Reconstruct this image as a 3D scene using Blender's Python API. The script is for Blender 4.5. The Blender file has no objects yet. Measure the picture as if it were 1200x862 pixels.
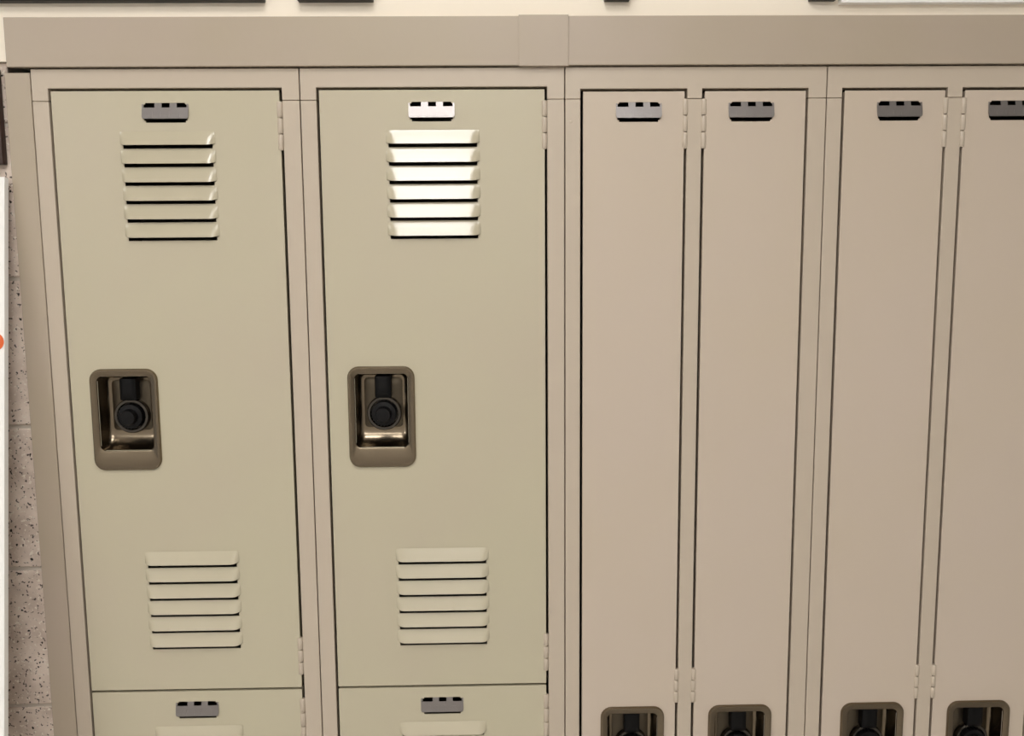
import bpy, bmesh, math, random
from mathutils import Vector, Matrix

random.seed(7)
SC = bpy.context.scene
COL = SC.collection

# ------------------------------------------------------------------ camera
ZT = 1.95                      # underside of the fascia / top of the locker frames
U = 0.381                      # width of one locker unit (15 in)
CAM = Vector((0.65356, -1.39252, 1.69919))
YAW, PITCH, ROLL = 0.020911, -0.129663, -0.007601


def cam_axes():
    cy, sy, cp, sp = math.cos(YAW), math.sin(YAW), math.cos(PITCH), math.sin(PITCH)
    f = Vector((sy * cp, cy * cp, sp))
    r = Vector((cy, -sy, 0))
    u = r.cross(f)
    c, s = math.cos(ROLL), math.sin(ROLL)
    return f, c * r + s * u, -s * r + c * u


f, r, u = cam_axes()
cam_data = bpy.data.cameras.new('camera')
cam = bpy.data.objects.new('camera', cam_data)
COL.objects.link(cam)
m = Matrix((r, u, -f)).transposed().to_4x4()
m.translation = CAM
cam.matrix_world = m
cam_data.sensor_width = 36
cam_data.lens = 33.0
cam_data.clip_start = 0.02
SC.camera = cam

# ------------------------------------------------------------------ world, exposure
w = bpy.data.worlds.new('world')
SC.world = w
w.use_nodes = True
w.node_tree.nodes['Background'].inputs[0].default_value = (1.0, 0.98, 0.96, 1)
w.node_tree.nodes['Background'].inputs[1].default_value = 0.40
SC.view_settings.view_transform = 'Standard'
SC.view_settings.look = 'None'
SC.view_settings.gamma = 1.0
SC.view_settings.use_curve_mapping = False
SC.view_settings.exposure = 0.07
LAMP_STRENGTH = 14.5
LAMP_COLOR = (1.0, 0.985, 0.965, 1)
CEIL = 2.90
ROOM_FRONT = -3.70
X_MIN, X_MAX = -2.6, 4.0


# ------------------------------------------------------------------ materials
def srgb(r_, g, b):
    def k(v):
        v /= 255.0
        return v / 12.92 if v <= 0.04045 else ((v + 0.055) / 1.055) ** 2.4
    return (k(r_), k(g), k(b), 1)


def material(name, col, rough=0.5, metal=0.0, spec=0.5, bump=0.0, bscale=200.0, var=0.0, vscale=3.0,
             col2=None, coat=0.0):
    mt = bpy.data.materials.new(name)
    mt.use_nodes = True
    nt = mt.node_tree
    b = nt.nodes['Principled BSDF']
    b.inputs['Base Color'].default_value = col
    b.inputs['Roughness'].default_value = rough
    b.inputs['Metallic'].default_value = metal
    b.inputs['Specular IOR Level'].default_value = spec
    b.inputs['Coat Weight'].default_value = coat
    tc = nt.nodes.new('ShaderNodeTexCoord')
    if var or col2:
        n = nt.nodes.new('ShaderNodeTexNoise')
        n.inputs['Scale'].default_value = vscale
        n.inputs['Detail'].default_value = 3
        nt.links.new(tc.outputs['Object'], n.inputs['Vector'])
        mx = nt.nodes.new('ShaderNodeMix')
        mx.data_type = 'RGBA'
        mx.inputs[6].default_value = col
        mx.inputs[7].default_value = col2 or tuple(c * (1 - var) for c in col[:3]) + (1,)
        rp = nt.nodes.new('ShaderNodeMapRange')
        rp.inputs[1].default_value = 0.38
        rp.inputs[2].default_value = 0.62
        nt.links.new(n.outputs[0], rp.inputs[0])
        nt.links.new(rp.outputs[0], mx.inputs[0])
        nt.links.new(mx.outputs[2], b.inputs['Base Color'])
    if bump:
        n2 = nt.nodes.new('ShaderNodeTexNoise')
        n2.inputs['Scale'].default_value = bscale
        n2.inputs['Detail'].default_value = 2
        nt.links.new(tc.outputs['Object'], n2.inputs['Vector'])
        bp = nt.nodes.new('ShaderNodeBump')
        bp.inputs['Strength'].default_value = bump
        bp.inputs['Distance'].default_value = 0.001
        nt.links.new(n2.outputs[0], bp.inputs['Height'])
        nt.links.new(bp.outputs[0], b.inputs['Normal'])
    return mt


def speckled_material():
    mt = material('speckled_block', srgb(176, 160, 146), 0.75)
    nt = mt.node_tree
    b = nt.nodes['Principled BSDF']
    tc = nt.nodes.new('ShaderNodeTexCoord')
    geo = nt.nodes.new('ShaderNodeNewGeometry')
    base = nt.nodes.new('ShaderNodeTexNoise')
    base.inputs['Scale'].default_value = 26
    base.inputs['Detail'].default_value = 5
    nt.links.new(geo.outputs['Position'], base.inputs['Vector'])
    mx = nt.nodes.new('ShaderNodeMix')
    mx.data_type = 'RGBA'
    mx.inputs[6].default_value = srgb(228, 212, 198)
    mx.inputs[7].default_value = srgb(200, 182, 168)
    rp = nt.nodes.new('ShaderNodeMapRange')
    rp.inputs[1].default_value = 0.35
    rp.inputs[2].default_value = 0.65
    nt.links.new(base.outputs[0], rp.inputs[0])
    nt.links.new(rp.outputs[0], mx.inputs[0])
    prev = mx
    for sc, lo, hi, colr in ((190, 0.62, 0.68, srgb(92, 80, 74)), (230, 0.64, 0.70, srgb(232, 222, 208)),
                             (100, 0.69, 0.72, srgb(40, 34, 30))):
        s = nt.nodes.new('ShaderNodeTexNoise')
        s.inputs['Scale'].default_value = sc
        s.inputs['Detail'].default_value = 1
        nt.links.new(geo.outputs['Position'], s.inputs['Vector'])
        q = nt.nodes.new('ShaderNodeMapRange')
        q.inputs[1].default_value = lo
        q.inputs[2].default_value = hi
        nt.links.new(s.outputs[0], q.inputs[0])
        m2 = nt.nodes.new('ShaderNodeMix')
        m2.data_type = 'RGBA'
        m2.inputs[7].default_value = colr
        nt.links.new(q.outputs[0], m2.inputs[0])
        nt.links.new(prev.outputs[2], m2.inputs[6])
        prev = m2
    nt.links.new(prev.outputs[2], b.inputs['Base Color'])
    bp = nt.nodes.new('ShaderNodeBump')
    bp.inputs['Strength'].default_value = 0.5
    bp.inputs['Distance'].default_value = 0.002
    nt.links.new(base.outputs[0], bp.inputs['Height'])
    nt.links.new(bp.outputs[0], b.inputs['Normal'])
    return mt


M = {
    'door_wide': material('olive_beige_enamel', srgb(194, 186, 160), 0.21, spec=0.7, bump=0.05, bscale=350,
                          col2=srgb(193, 182, 160), vscale=2.2),
    'door_narrow': material('rosy_beige_enamel', srgb(202, 187, 171), 0.30, spec=0.5, bump=0.05, bscale=350,
                            col2=srgb(201, 186, 167), vscale=2.4),
    'frame': material('frame_beige_enamel', srgb(196, 182, 164), 0.32, spec=0.5, bump=0.05, bscale=350),
    'fascia': material('fascia_beige_enamel', srgb(182, 167, 151), 0.36, spec=0.45, bump=0.05, bscale=300,
                       col2=srgb(179, 165, 145), vscale=3.0),
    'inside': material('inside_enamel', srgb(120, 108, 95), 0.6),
    'cup': material('dark_nickel', srgb(126, 114, 97), 0.24, metal=1.0, bump=0.08, bscale=120),
    'bezel': material('grey_nickel', srgb(84, 80, 75), 0.24, metal=1.0),
    'dial': material('black_plastic', srgb(12, 11, 12), 0.40, spec=0.22),
    'latch': material('black_latch', srgb(9, 8, 8), 0.5, spec=0.2),
    'case': material('dark_bronze', srgb(92, 84, 72), 0.36, metal=1.0, bump=0.1, bscale=150),
    'plate': material('aluminium_plate', srgb(146, 141, 139), 0.33, metal=0.9, bump=0.1, bscale=300),
    'cream': material('cream_wall_paint', srgb(251, 240, 222), 0.7, bump=0.1, bscale=90),
    'mortar': material('pale_mortar', srgb(206, 196, 184), 0.9),
    'speckle': speckled_material(),
    'floor': material('vinyl_floor', srgb(192, 188, 182), 0.35, var=0.12, vscale=6),
    'ceiling': material('ceiling_tile_white', srgb(228, 226, 222), 0.85, bump=0.3, bscale=60),
    'far_wall': material('far_wall_paint', srgb(222, 219, 214), 0.7, var=0.05, vscale=2),
    'black': material('black_frame', srgb(16, 14, 13), 0.5),
    'paper': material('paper_sheet', srgb(236, 230, 220), 0.8),
    'white': material('white_laminate', srgb(250, 248, 244), 0.45),
    'orange': material('orange_sticker', srgb(226, 100, 40), 0.5),
    'brown': material('dark_brown_wood', srgb(70, 48, 40), 0.5, var=0.3, vscale=30),
    'metal_white': material('white_metal', srgb(238, 236, 230), 0.4),
}
lamp_mat = bpy.data.materials.new('lamp_diffuser')
lamp_mat.use_nodes = True
_b = lamp_mat.node_tree.nodes['Principled BSDF']
_b.inputs['Base Color'].default_value = (0.9, 0.9, 0.9, 1)
_b.inputs['Emission Color'].default_value = LAMP_COLOR
_b.inputs['Emission Strength'].default_value = LAMP_STRENGTH


# ------------------------------------------------------------------ mesh helpers
def mesh_of(name, verts, faces, mat, smooth_angle=None):
    me = bpy.data.meshes.new(name)
    me.from_pydata(verts, [], faces)
    bm = bmesh.new()
    bm.from_mesh(me)
    bmesh.ops.recalc_face_normals(bm, faces=bm.faces)
    bm.to_mesh(me)
    bm.free()
    me.materials.append(mat)
    if smooth_angle is not None:
        for p in me.polygons:
            p.use_smooth = True
        me.set_sharp_from_angle(angle=math.radians(smooth_angle))
    me.update()
    return me


def link(name, me, parent=None, loc=(0, 0, 0), rot=(0, 0, 0), bevel=0.0, seg=2):
    o = bpy.data.objects.new(name, me)
    COL.objects.link(o)
    o.location = loc
    o.rotation_euler = rot
    if parent:
        o.parent = parent
    if bevel:
        bv = o.modifiers.new('bevel', 'BEVEL')
        bv.width = bevel
        bv.segments = seg
        bv.limit_method = 'ANGLE'
        bv.angle_limit = math.radians(40)
    return o


def tag(o, label=None, cat=None, group=None, kind=None):
    if label:
        o['label'] = label
    if cat:
        o['category'] = cat
    if group:
        o['group'] = group
    if kind:
        o['kind'] = kind
    return o


def empty(name, loc, label=None, cat=None, group=None, kind=None):
    o = bpy.data.objects.new(name, None)
    COL.objects.link(o)
    o.location = loc
    o.empty_display_size = 0.1
    return tag(o, label, cat, group, kind)


class MB:
    def __init__(self):
        self.v, self.f = [], []

    def box(self, x0, x1, y0, y1, z0, z1):
        b = len(self.v)
        self.v += [(x, y, z) for z in (z0, z1) for y in (y0, y1) for x in (x0, x1)]
        self.f += [tuple(b + i for i in q) for q in
                   ((0, 1, 3, 2), (4, 6, 7, 5), (0, 4, 5, 1), (2, 3, 7, 6), (0, 2, 6, 4), (1, 5, 7, 3))]
        return self

    def add(self, verts, faces):
        b = len(self.v)
        self.v += list(verts)
        self.f += [tuple(b + i for i in q) for q in faces]
        return self

    def mesh(self, name, mat, smooth_angle=None):
        return mesh_of(name, self.v, self.f, mat, smooth_angle)


def holed_panel(x0, x1, z0, z1, y0, y1, holes, extra=None):
    """sheet in the xz plane from y0 (front) to y1 (back) with rectangular holes cut through"""
    xs = sorted({x0, x1} | {v for h in holes for v in h[:2] if x0 < v < x1})
    zs = sorted({z0, z1} | {v for h in holes for v in h[2:] if z0 < v < z1})
    nx, nz = len(xs) - 1, len(zs) - 1

    def solid(i, j):
        if not (0 <= i < nx and 0 <= j < nz):
            return False
        cx, cz = (xs[i] + xs[i + 1]) / 2, (zs[j] + zs[j + 1]) / 2
        return not any(h[0] < cx < h[1] and h[2] < cz < h[3] for h in holes)
    verts, faces, idx = [], [], {}

    def v(i, j, k):
        if (i, j, k) not in idx:
            idx[(i, j, k)] = len(verts)
            verts.append((xs[i], (y0, y1)[k], zs[j]))
        return idx[(i, j, k)]
    for i in range(nx):
        for j in range(nz):
            if not solid(i, j):
                continue
            faces.append((v(i, j, 0), v(i + 1, j, 0), v(i + 1, j + 1, 0), v(i, j + 1, 0)))
            faces.append((v(i, j, 1), v(i, j + 1, 1), v(i + 1, j + 1, 1), v(i + 1, j, 1)))
            for di, dj, a, b_ in ((-1, 0, (i, j), (i, j + 1)), (1, 0, (i + 1, j), (i + 1, j + 1)),
                                  (0, -1, (i, j), (i + 1, j)), (0, 1, (i, j + 1), (i + 1, j + 1))):
                if not solid(i + di, j + dj):
                    faces.append((v(*a, 0), v(*b_, 0), v(*b_, 1), v(*a, 1)))
    return verts, faces


def rrect(cx, cz, wd, ht, rad, y, n=6):
    pts = []
    for k, (sx, sz) in enumerate(((1, 1), (-1, 1), (-1, -1), (1, -1))):
        ox, oz = cx + sx * (wd / 2 - rad), cz + sz * (ht / 2 - rad)
        for i in range(n + 1):
            a = math.pi / 2 * (k + i / n)
            pts.append((ox + rad * math.cos(a), y, oz + rad * math.sin(a)))
    return pts


def loft(loops, cap_first=False, cap_last=True):
    n = len(loops[0])
    verts = [p for lp in loops for p in lp]
    faces = []
    for k in range(len(loops) - 1):
        for i in range(n):
            j = (i + 1) % n
            faces.append((k * n + i, k * n + j, (k + 1) * n + j, (k + 1) * n + i))
    if cap_first:
        faces.append(tuple(range(n)))
    if cap_last:
        faces.append(tuple((len(loops) - 1) * n + i for i in range(n)))
    return verts, faces


def lathe_y(profile, n=40, knurl=0.0, krange=()):
    """profile: list of (radius, y) revolved about the y axis"""
    loops = []
    for q, (rad, y) in enumerate(profile):
        lp = []
        for i in range(n):
            a = 2 * math.pi * i / n
            rr = rad * (1 - knurl * (i % 2)) if q in krange else rad
            lp.append((rr * math.cos(a), y, rr * math.sin(a)))
        loops.append(lp)
    return loft(loops)


# ------------------------------------------------------------------ shared locker pieces
# louver: pressed-out slat, soft top edge, open lip at the bottom (local origin at lip centre)
def louver_mesh(wd, h=0.0195, p=0.0072):
    nu, nv = 22, 7
    verts, faces = [], []
    for j in range(nv + 1):
        t = j / nv                          # 0 at the top, 1 at the lip
        for i in range(nu + 1):
            s = i / nu
            # denser columns near the ends
            x = -math.cos(math.pi * s) * wd / 2
            d = (wd / 2 - abs(x)) / 0.011
            e = 1 - (1 - min(1, d)) ** 2
            e = e if d > 0 else 0
            prof = t if t > 0.18 else t * t / 0.36 + 0.09 * (t / 0.18)
            verts.append((x, -0.0005 - p * prof * e, h * (1 - t) + (1 - e) * 0.0025 * t))
    for j in range(nv):
        for i in range(nu):
            a = j * (nu + 1) + i
            faces.append((a, a + 1, a + nu + 2, a + nu + 1))
    # give it sheet thickness
    n0 = len(verts)
    verts += [(x, y + 0.0009, z) for x, y, z in verts]
    faces += [tuple(n0 + k for k in reversed(q)) for q in list(faces)]
    row = nv * (nu + 1)
    for i in range(nu):
        faces.append((row + i, row + i + 1, n0 + row + i + 1, n0 + row + i))
    return mesh_of('louver', verts, faces, M['door_wide'], 50)


LOUVER_TOP = louver_mesh(0.136)
LOUVER_LOW = louver_mesh(0.1425)

# recessed lock cup, origin at the centre of its plate
CW, CH = 0.1005, 0.1535
OPX, OPZ, OPW, OPH = 0.0, 0.0095, 0.0795, 0.1125


def cup_mesh():
    lp = [rrect(0, 0, CW, CH, 0.017, 0.0006),
          rrect(0, 0, CW - 0.0004, CH - 0.0004, 0.0168, -0.0022),
          rrect(0, 0, CW - 0.003, CH - 0.003, 0.0155, -0.0042),
          rrect(0, 0.0004, CW - 0.008, CH - 0.0085, 0.0135, -0.0046),
          rrect(0, 0.0045, CW - 0.013, CH - 0.021, 0.011, -0.0034),
          rrect(0, 0.0088, OPW + 0.004, OPH + 0.005, 0.0095, -0.0030),
          rrect(0, OPZ, OPW, OPH, 0.008, -0.0018),
          ]
    # pocket: steep top and sides, a wide rounded scoop at the bottom
    for y, lift, drop, ins, rad in ((0.0030, 0.0006, 0.0006, 0.0006, 0.008), (0.0100, 0.0022, 0.0012, 0.0014, 0.009),
                                    (0.0160, 0.0050, 0.0018, 0.0022, 0.009), (0.0205, 0.0086, 0.0026, 0.0032, 0.009),
                                    (0.0238, 0.0130, 0.0036, 0.0045, 0.009), (0.0258, 0.0180, 0.0050, 0.0062, 0.008),
                                    (0.0265, 0.0230, 0.0068, 0.0085, 0.007), (0.0266, 0.0350, 0.0200, 0.0250, 0.005)):
        z0, z1 = OPZ - OPH / 2 + lift, OPZ + OPH / 2 - drop
        lp.append(rrect(0, (z0 + z1) / 2, OPW - 2 * ins, z1 - z0, rad, y))
    v_, f_ = loft(lp)
    return mesh_of('lock_cup', v_, f_, M['cup'], 42)


CUP = cup_mesh()
CASE = mesh_of('lock_case', *loft([rrect(0, OPZ + 0.0085, OPW - 0.022, OPH - 0.036, 0.006, 0.0266),
                                   rrect(0, OPZ + 0.0085, OPW - 0.022, OPH - 0.036, 0.006, 0.0258),
                                   rrect(0, OPZ + 0.0085, OPW - 0.024, OPH - 0.038, 0.005, 0.0254),
                                   rrect(0, OPZ + 0.0085, OPW - 0.050, OPH - 0.070, 0.003, 0.0254)]), M['case'], 40)
v_, f_ = lathe_y([(0.0265, 0.0255), (0.0262, 0.018), (0.0250, 0.0165), (0.0215, 0.0165), (0.0205, 0.019),
                  (0.0205, 0.0245)], 40)
BEZEL = mesh_of('dial_bezel', v_, f_, M['bezel'], 40)
v_, f_ = lathe_y([(0.0195, 0.024), (0.0195, 0.0125), (0.0182, 0.0105), (0.0125, 0.0095), (0.0120, 0.0015),
                  (0.0108, -0.0005), (0.0040, -0.0010)], 48, 0.07, (0, 1, 4, 5))
DIAL = mesh_of('lock_dial', v_, f_, M['dial'], 35)
lt = MB()
lt.add(*loft([rrect(0, 0, 0.024, 0.034, 0.003, 0.0255), rrect(0, 0, 0.024, 0.034, 0.003, 0.010),
              rrect(0, 0.002, 0.016, 0.028, 0.003, 0.0065), rrect(0, 0.004, 0.010, 0.016, 0.002, 0.0060)]))
LATCH = lt.mesh('latch_finger', M['latch'], 40)

# number plate held by two tabs over a pocket (origin: centre of the pocket)
PKW, PKH = 0.0640, 0.0275


def plate_mesh(marks):
    zt, zb = PKH / 2 + 0.0012, -PKH / 2 + 0.0048
    nz = PKH / 2 - 0.0066
    nt_ = PKH / 2 + 0.0004
    notches = [(-0.0310, -0.0150, nz, nt_), (-0.0050, 0.0065, nz, nt_), (0.0165, 0.0305, nz, nt_)]
    mb = MB()
    mb.add(*holed_panel(-PKW / 2 - 0.0012, PKW / 2 + 0.0012, zb, zt, -0.0014, -0.0003, notches))
    for (x, wd, h) in marks:                # shallow pressed relief, not readable in the photograph
        mb.box(x - wd / 2, x + wd / 2, -0.0019, -0.0013, -0.0030 - h / 2, -0.0030 + h / 2)
    me = mb.mesh('number_plate', M['plate'])
    bm = bmesh.new()
    bm.from_mesh(me)
    ex = PKW / 2 + 0.0011
    ed = [e for e in bm.edges if all(abs(v.co.x) > ex for v in e.verts) and
          abs(e.verts[0].co.z - e.verts[1].co.z) < 1e-6 and
          (e.verts[0].co.z > zt - 1e-5 or e.verts[0].co.z < zb + 1e-5)]
    bmesh.ops.bevel(bm, geom=ed, offset=0.0045, segments=4, affect='EDGES', profile=0.5)
    bm.to_mesh(me)
    bm.free()
    return me


PLATES = [plate_mesh([(-0.02, 0.004, 0.009), (-0.008, 0.003, 0.008), (0.004, 0.004, 0.009), (0.018, 0.006, 0.007)]),
          plate_mesh([(-0.019, 0.005, 0.008), (-0.006, 0.004, 0.009), (0.006, 0.003, 0.009), (0.020, 0.005, 0.008)])]


def hinge_mesh(L):
    """knuckle hinge: three barrels on a leaf, origin at the middle"""
    mb = MB()
    n = 12
    segs = [(-L / 2, -L / 6 - 0.0007), (-L / 6 + 0.0007, L / 6 - 0.0007), (L / 6 + 0.0007, L / 2)]
    for a, b in segs:
        lps = []
        for z, k in ((a, 0.8), (a + 0.0012, 1.0), (b - 0.0012, 1.0), (b, 0.8)):
            lps.append([(0.0042 * k * math.cos(2 * math.pi * i / n), 0.0016 + 0.0042 * k * math.sin(2 * math.pi * i / n), z)
                        for i in range(n)])
        mb.add(*loft(lps, True, True))
    mb.box(-0.0060, 0.0060, 0.0035, 0.0050, -L / 2 + 0.001, L / 2 - 0.001)
    return mb.mesh('hinge', M['frame'], 40)


HINGE = {}


def hinge(parent, x, z0, z1):
    L = round(z0 - z1, 4)
    if L not in HINGE:
        HINGE[L] = hinge_mesh(L)
    return link('hinge', HINGE[L], parent, (x, 0, (z0 + z1) / 2))


GAP = 0.0019      # half of the gap around a door
DOOR_T = 0.0016
PITCH_L = 0.0263


def add_lock(door, x, z):
    link('lock_cup', CUP, door, (x, 0, z))
    link('lock_case', CASE, door, (x, 0, z))
    link('dial_bezel', BEZEL, door, (x + 0.0015, 0, z + 0.0025))
    link('lock_dial', DIAL, door, (x + 0.0015, 0, z + 0.0025))
    link('latch_finger', LATCH, door, (x + 0.0012, 0, z + 0.0445))


def cup_hole(x, z):
    return (x - OPW / 2 + 0.0005, x + OPW / 2 - 0.0005, z + OPZ - OPH / 2 + 0.0005, z + OPZ + OPH / 2 - 0.0005)


def make_door(parent, x0, x1, z0, z1, holes, mat):
    """door sheet with returned edges; coordinates relative to the unit (z relative to ZT)"""
    mb = MB()
    x0, x1, z0, z1 = x0 + GAP, x1 - GAP, z0 + GAP, z1 - GAP
    mb.add(*holed_panel(x0, x1, z0, z1, 0.0, DOOR_T, holes))
    me = mb.mesh('door', mat)
    d = link('door', me, parent, bevel=0.0018)
    rt = MB()                                # the folded flanges behind the sheet
    rt.box(x0 + 0.0008, x0 + 0.0022, DOOR_T, 0.018, z0 + 0.001, z1 - 0.001)
    rt.box(x1 - 0.0022, x1 - 0.0008, DOOR_T, 0.018, z0 + 0.001, z1 - 0.001)
    rt.box(x0 + 0.0022, x1 - 0.0022, DOOR_T, 0.018, z1 - 0.0024, z1 - 0.001)
    rt.box(x0 + 0.0022, x1 - 0.0022, DOOR_T, 0.018, z0 + 0.001, z0 + 0.0024)
    link('door_flange', rt.mesh('door_flange', mat), d)
    return d


def pocket(x, z):
    return [(x - PKW / 2 + 0.0035, x + PKW / 2 - 0.0035, z - PKH / 2, z + PKH / 2),
            (x - PKW / 2 + 0.0012, x + PKW / 2 - 0.0012, z - PKH / 2 + 0.0028, z + PKH / 2 - 0.0020)]


# ------------------------------------------------------------------ setting
HEAD = ZT + 0.014               # underside of the painted wall beside the lockers
N_UNITS = 4
XL, XR = -0.0365, N_UNITS * U + 0.0365
DEPTH = 0.42

mb = MB()
mb.box(X_MIN, X_MAX, ROOM_FRONT - 0.1, DEPTH + 0.2, -0.1, 0.0)
tag(link('floor', mb.mesh('floor', M['floor'])), kind='structure')
mb = MB()
mb.box(X_MIN, X_MAX, ROOM_FRONT - 0.1, DEPTH + 0.2, CEIL, CEIL + 0.1)
tag(link('ceiling', mb.mesh('ceiling', M['ceiling'])), kind='structure')
mb = MB()
mb.box(X_MIN, X_MAX, ROOM_FRONT - 0.1, ROOM_FRONT, 0.0, CEIL)
tag(link('wall_front', mb.mesh('wall_front', M['far_wall'])), kind='structure')
mb = MB()                       # painted wall over the lockers and the closed back of their niche
mb.box(X_MIN, X_MAX, 0.004, DEPTH + 0.2, HEAD, CEIL)
mb.box(X_MIN, X_MAX, DEPTH, DEPTH + 0.2, 0.0, HEAD)
tag(link('wall_back', mb.mesh('wall_back', M['cream'])), kind='structure')

BH, BL = 0.2215, 0.40           # block courses
JZ = ZT - 0.737                 # a bed joint seen beside the filler


def block_wall(name, xa, xb, from_right):
    wall = MB().box(xa, xb, 0.0135, DEPTH, 0.0, HEAD)
    wl = tag(link(name, wall.mesh(name, M['mortar'])), kind='structure')
    cache = {}
    k0 = math.floor(-JZ / BH)
    for k in range(k0, k0 + 13):
        za, zb = JZ + k * BH + 0.003, JZ + (k + 1) * BH - 0.003
        za, zb = max(za, 0.0005), min(zb, HEAD - 0.0005)
        if zb - za < 0.01:
            continue
        x = xb if from_right else xa
        first = BL * (0.5 if k % 2 else 1.0)
        while True:
            L = first
            first = BL
            if from_right:
                a, b = max(x - L, xa), x
                x = a
            else:
                a, b = x, min(x + L, xb)
                x = b
            wd = b - a - 0.006
            if wd > 0.02:
                key = (round(wd, 4), round(zb - za, 4))
                if key not in cache:
                    cache[key] = MB().box(-wd / 2, wd / 2, 0, 0.02, 0, zb - za).mesh('block', M['speckle'])
                ox = 0.003 if (from_right and b == xb) else (-0.003 if (not from_right and a == xa) else 0)
                link('block', cache[key], wl, ((a + b) / 2 + ox, 0.0105 + random.uniform(-0.0008, 0.0008), za),
                     bevel=0.002)
            if (from_right and x <= xa + 1e-6) or (not from_right and x >= xb - 1e-6):
                break
    return wl


block_wall('wall_left', X_MIN, XL, True)
block_wall('wall_right', XR, X_MAX, False)


# ceiling lamps: recessed troffer by the lockers, plus unseen panels added as fill
def ceiling_lamp(x, y, label, wd=0.60, dp=0.60):
    t = empty('ceiling_lamp', (x, y, CEIL), label, 'ceiling lamp')
    fr = MB().add(*[([(a, c, b) for a, b, c in vs], fs) for vs, fs in
                    [holed_panel(-wd / 2 - 0.03, wd / 2 + 0.03, -dp / 2 - 0.03, dp / 2 + 0.03, -0.016, 0.0,
                                 [(-wd / 2, wd / 2, -dp / 2, dp / 2)])]][0])
    link('lamp_frame', fr.mesh('lamp_frame', M['metal_white']), t)
    df = MB().box(-wd / 2, wd / 2, -dp / 2, dp / 2, -0.010, -0.002)
    link('diffuser', df.mesh('diffuser', lamp_mat), t)


ceiling_lamp(0.46, -1.15, 'square recessed ceiling lamp in front of the louvered lockers', 0.50, 0.56)
ceiling_lamp(0.70, -2.70, 'long added fill lamp in the ceiling near the far wall, opposite the louvered lockers', 1.20, 0.72)  # unseen lamp added to light the doors more evenly from the front
ceiling_lamp(-1.93, -2.70, 'long added fill lamp in the ceiling near the far wall, opposite the speckled blocks', 1.20, 0.72)  # added fill as well; none at the right, so that side dims

# ------------------------------------------------------------------ lockers
Z_BASE = -1.8288               # bottom of the locker relative to ZT (ZT-1.8288 above the floor)


def make_body(root, shelf):
    mb = MB()
    zb, zt = Z_BASE, -0.002
    a, b = 0.0012, U - 0.0012
    mb.box(a, a + 0.0012, 0.020, DEPTH - 0.03, zb, zt)
    mb.box(b - 0.0012, b, 0.020, DEPTH - 0.03, zb, zt)
    mb.box(a, b, DEPTH - 0.03, DEPTH - 0.028, zb, zt)
    mb.box(a, b, 0.020, DEPTH - 0.03, zt - 0.0012, zt)
    mb.box(a, b, 0.020, DEPTH - 0.03, zb, zb + 0.0012)
    if shelf:
        mb.box(a, b, 0.022, DEPTH - 0.03, -0.932, -0.930)
    else:
        mb.box(U / 2 - 0.0008, U / 2 + 0.0008, 0.022, DEPTH - 0.03, zb, zt)
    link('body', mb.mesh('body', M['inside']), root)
    mb = MB().box(0.0008, U - 0.0008, 0.012, DEPTH - 0.03, -ZT, Z_BASE - 0.0005)
    link('base', mb.mesh('base', M['frame']), root)


SEAM = -0.0418


def make_frame(root, xl, xr, top, mull=None):
    """header with short corner legs, two uprights and, on paired units, a middle mullion"""
    e = 0.0007
    a, b = e, U - e
    t = 0.022
    # header with corner legs: one continuous sheet
    hv, hf = holed_panel(a, b, SEAM + 0.0003, 0.0030, 0.0, t,
                         [(xl - GAP, (mull[0] if mull else xr) + GAP, SEAM - 1, top + GAP)] +
                         ([(mull[1] - GAP, xr + GAP, SEAM - 1, top + GAP)] if mull else []))
    link('header', mesh_of('header', hv, hf, M['frame']), root, bevel=0.0010)
    for (p, q) in ((a, xl - GAP), (xr + GAP, b)) + (((mull[0] + GAP, mull[1] - GAP),) if mull else ()):
        mb = MB().box(p, q, 0.0, t, Z_BASE, SEAM - 0.0003)
        link('mullion' if mull and p == mull[0] + GAP else 'upright', mb.mesh('upright', M['frame']), root, bevel=0.0010)
    mb = MB().box(xl, xr, 0.0, t, Z_BASE, Z_BASE + 0.028)
    link('sill', mb.mesh('sill', M['frame']), root, bevel=0.0010)


WX0, WX1 = 0.0255, 0.3535       # wide door opening
SPLIT = -0.9318
DTOP = -0.0260


def wide_unit(x, label, plates):
    root = empty('locker', (x, 0, ZT), label, 'locker', 'locker units standing side by side')
    make_body(root, True)
    make_frame(root, WX0, WX1, DTOP)
    for z1, z0, pl in ((DTOP, SPLIT, plates[0]), (SPLIT, SPLIT * 2 - DTOP, plates[1])):
        holes = []
        lv = []
        first, last = z1 - 0.0780, z0 + 0.0735
        for k in range(6):
            lv.append((0.1895, first - k * PITCH_L, LOUVER_TOP, 0.136, 0.0046))
            lv.append((0.1925, last + k * 0.0260, LOUVER_LOW, 0.1425, 0.0064))
        for lx, lz, me, wd, sl in lv:
            holes.append((lx - wd / 2 + 0.004, lx + wd / 2 - 0.004, lz - sl, lz + 0.0045))
        cx, cz = 0.1058, (z1 + z0) / 2 - 0.0255
        px, pz = 0.1885, z1 - 0.0325
        holes += [cup_hole(cx, cz)] + pocket(px, pz)
        d = make_door(root, WX0, WX1, z0, z1, holes, M['door_wide'])
        for lx, lz, me, wd, sl in lv:
            link('louver', me, d, (lx, 0, lz))
        link('number_plate', PLATES[pl], d, (px, -0.0010, pz), (-math.radians(11), 0, 0))
        add_lock(d, cx, cz)
        hinge(d, WX1 - 0.0022, z1 - 0.0175, z1 - 0.0860)
        hinge(d, WX1 - 0.0022, z0 + 0.0820, z0 + 0.0225)
    return root


NTOP = -0.0295
NL0, NL1, NR0, NR1 = 0.0245, 0.1758, 0.2012, 0.3525


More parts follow.
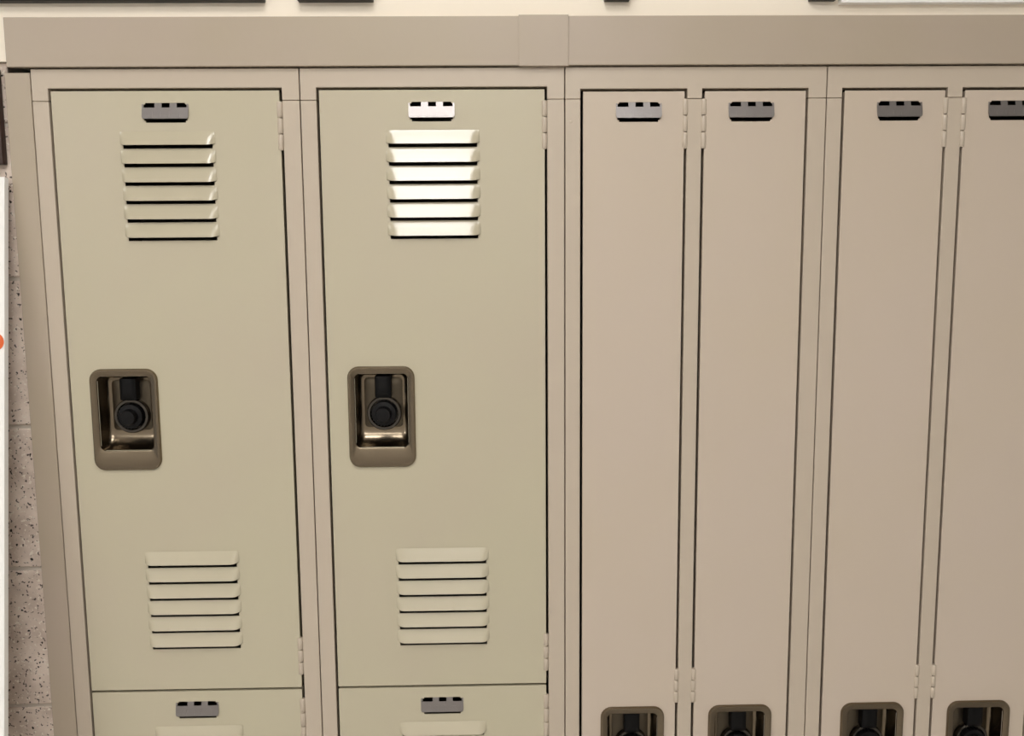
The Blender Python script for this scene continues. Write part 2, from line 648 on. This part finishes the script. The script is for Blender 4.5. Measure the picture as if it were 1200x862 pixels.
def narrow_unit(x, label, plates):
    root = empty('locker', (x, 0, ZT), label, 'locker', 'locker units standing side by side')
    make_body(root, False)
    make_frame(root, NL0, NR1, NTOP, (NL1, NR0))
    zb = Z_BASE + 0.028
    for x0, x1, cx, px, hx, pl in ((NL0, NL1, 0.1062, 0.1072, NL1 - 0.0008, plates[0]),
                                   (NR0, NR1, 0.2765, 0.2710, NR0 + 0.0008, plates[1])):
        cz, pz = -0.9715 - CH / 2, -0.0605
        d = make_door(root, x0, x1, zb, NTOP, [cup_hole(cx, cz)] + pocket(px, pz), M['door_narrow'])
        link('number_plate', PLATES[pl], d, (px, -0.0010, pz), (-math.radians(11), 0, 0))
        add_lock(d, cx, cz)
        hinge(d, hx, -0.0420, -0.1125)
        hinge(d, hx, -0.9110, -0.9660)
        hinge(d, hx, zb + 0.12, zb + 0.05)
    return root


wide_unit(0, 'wide olive-beige two-tier louvered locker at the bank end beside speckled blocks', (0, 1))
wide_unit(U, 'wide olive-beige two-tier louvered locker adjoining the narrow-doored lockers', (1, 0))
u3 = narrow_unit(2 * U, 'rosy-beige locker with two narrow plain doors, directly beside a wide louvered locker', (1, 0))
narrow_unit(3 * U, 'rosy-beige locker with two narrow plain doors, not touching any louvered locker', (0, 1))
v_, f_ = lathe_y([(0.0022, 0.0), (0.0020, -0.0006), (0.0008, -0.0009)], 14)
link('rivet', mesh_of('rivet', v_, f_, M['frame'], 40), u3, (0.0085, 0, -0.0735))

# ------------------------------------------------------------------ trim around the lockers
FZ0, FZ1 = 0.0045, 0.0720


def fascia_panel(parent, xa, xb):
    mb = MB()
    mb.box(xa, xb, -0.0080, -0.0064, FZ0, FZ1)
    mb.box(xa, xb, -0.0064, 0.0030, FZ0, FZ0 + 0.0016)
    mb.box(xa, xb, -0.0064, 0.0030, FZ1 - 0.0016, FZ1)
    return link('fascia_panel', mb.mesh('fascia_panel', M['fascia']), parent, bevel=0.0006)


fa = empty('locker_fascia', (0, 0, ZT), 'long flat beige fascia strip running along the top of the lockers', 'fascia')
fascia_panel(fa, -0.0282, 0.7285)
fascia_panel(fa, 0.7290, XR)
mb = MB()
mb.box(0.6955, 0.7665, -0.0098, -0.0082, FZ0 - 0.0014, FZ1 + 0.0014)
mb.box(0.6955, 0.7665, -0.0082, 0.0030, FZ1 + 0.0002, FZ1 + 0.0014)
mb.box(0.6955, 0.7665, -0.0082, 0.0030, FZ0 - 0.0014, FZ0 - 0.0002)
tag(link('splice_cover', mb.mesh('splice_cover', M['fascia']), fa, bevel=0.0006), 'flat cover plate over the fascia joint')


def filler(xa, xb, label):
    mb = MB()
    mb.box(xa, xb, 0.0000, 0.0016, -ZT + 0.001, -0.0022)
    mb.box(xa, xa + 0.0016, 0.0016, 0.0100, -ZT + 0.001, -0.0022)
    mb.box(xb - 0.0016, xb, 0.0016, 0.0100, -ZT + 0.001, -0.0022)
    o = link('filler_strip', mb.mesh('filler_strip', M['fascia']), None, (0, 0, ZT), bevel=0.0006)
    tag(o, label, 'filler strip')


filler(-0.0362, -0.0006, 'tall beige metal filler strip between speckled blocks and louvered end locker')
filler(N_UNITS * U + 0.0006, XR - 0.0003, 'tall beige metal filler strip closing the narrow-doored end of the lockers')


# ------------------------------------------------------------------ things beside and above the lockers
def framed_board(xa, xb, z0, z1, label, b=0.02):
    t = empty('framed_board', ((xa + xb) / 2, 0.0038, ZT + z0), label, 'board')
    wd, h = xb - xa, z1 - z0
    fr = MB().add(*holed_panel(-wd / 2, wd / 2, 0, h, -0.016, 0.0, [(-wd / 2 + b, wd / 2 - b, b, h - b)]))
    link('board_frame', fr.mesh('board_frame', M['black']), t, bevel=0.001)
    link('board_sheet', MB().box(-wd / 2 + b, wd / 2 - b, -0.008, -0.002, b, h - b).mesh('board_sheet', M['paper']), t)


framed_board(-0.75, 0.337, 0.0932, 0.55, 'wide black-framed board hanging above the end locker')
framed_board(0.384, 0.490, 0.0932, 0.26, 'small black-framed board hanging above the second louvered locker', 0.012)
framed_board(0.818, 0.854, 0.0932, 0.26, 'slim black-framed board hanging above the first narrow locker door', 0.010)
framed_board(1.112, 1.150, 0.0932, 0.26, 'slim black-framed board hanging beside the white panel', 0.010)
mb = MB().box(1.156, 1.90, -0.010, 0.0038, 0.0885, 0.60)
tag(link('white_panel', mb.mesh('white_panel', M['white']), None, (0, 0, ZT), bevel=0.001),
    'plain white panel fixed to the wall above the last narrow lockers', 'panel')

# white board leaning on the block wall, its top edge against the blocks
LEAN = math.radians(8.6)
bh = 1.80 / math.cos(LEAN)
BX = -0.0390
t = empty('leaning_board', (BX - 0.30, 0.0085 - 1.80 * math.tan(LEAN) - 0.012, 0.0),
          'tall white board leaning against the speckled block wall', 'board')
t.rotation_euler = (-LEAN, 0, 0)
link('board_panel', MB().box(-0.30, 0.30, -0.012, 0.0, 0.002, bh).mesh('board_panel', M['white']), t, bevel=0.001)
v_, f_ = lathe_y([(0.013, 0.0), (0.013, -0.0008), (0.012, -0.0010)], 28)
link('sticker', mesh_of('sticker', v_, f_, M['orange'], 40), t, (0.2865, -0.0122, 1.585))
mb = MB().box(-0.20, -0.0445, -0.006, 0.0085, -0.130, 0.004)
tag(link('plaque', mb.mesh('plaque', M['brown']), None, (0, 0, ZT), bevel=0.0015),
    'dark brown wooden plaque on the blocks above the white leaning board', 'plaque')
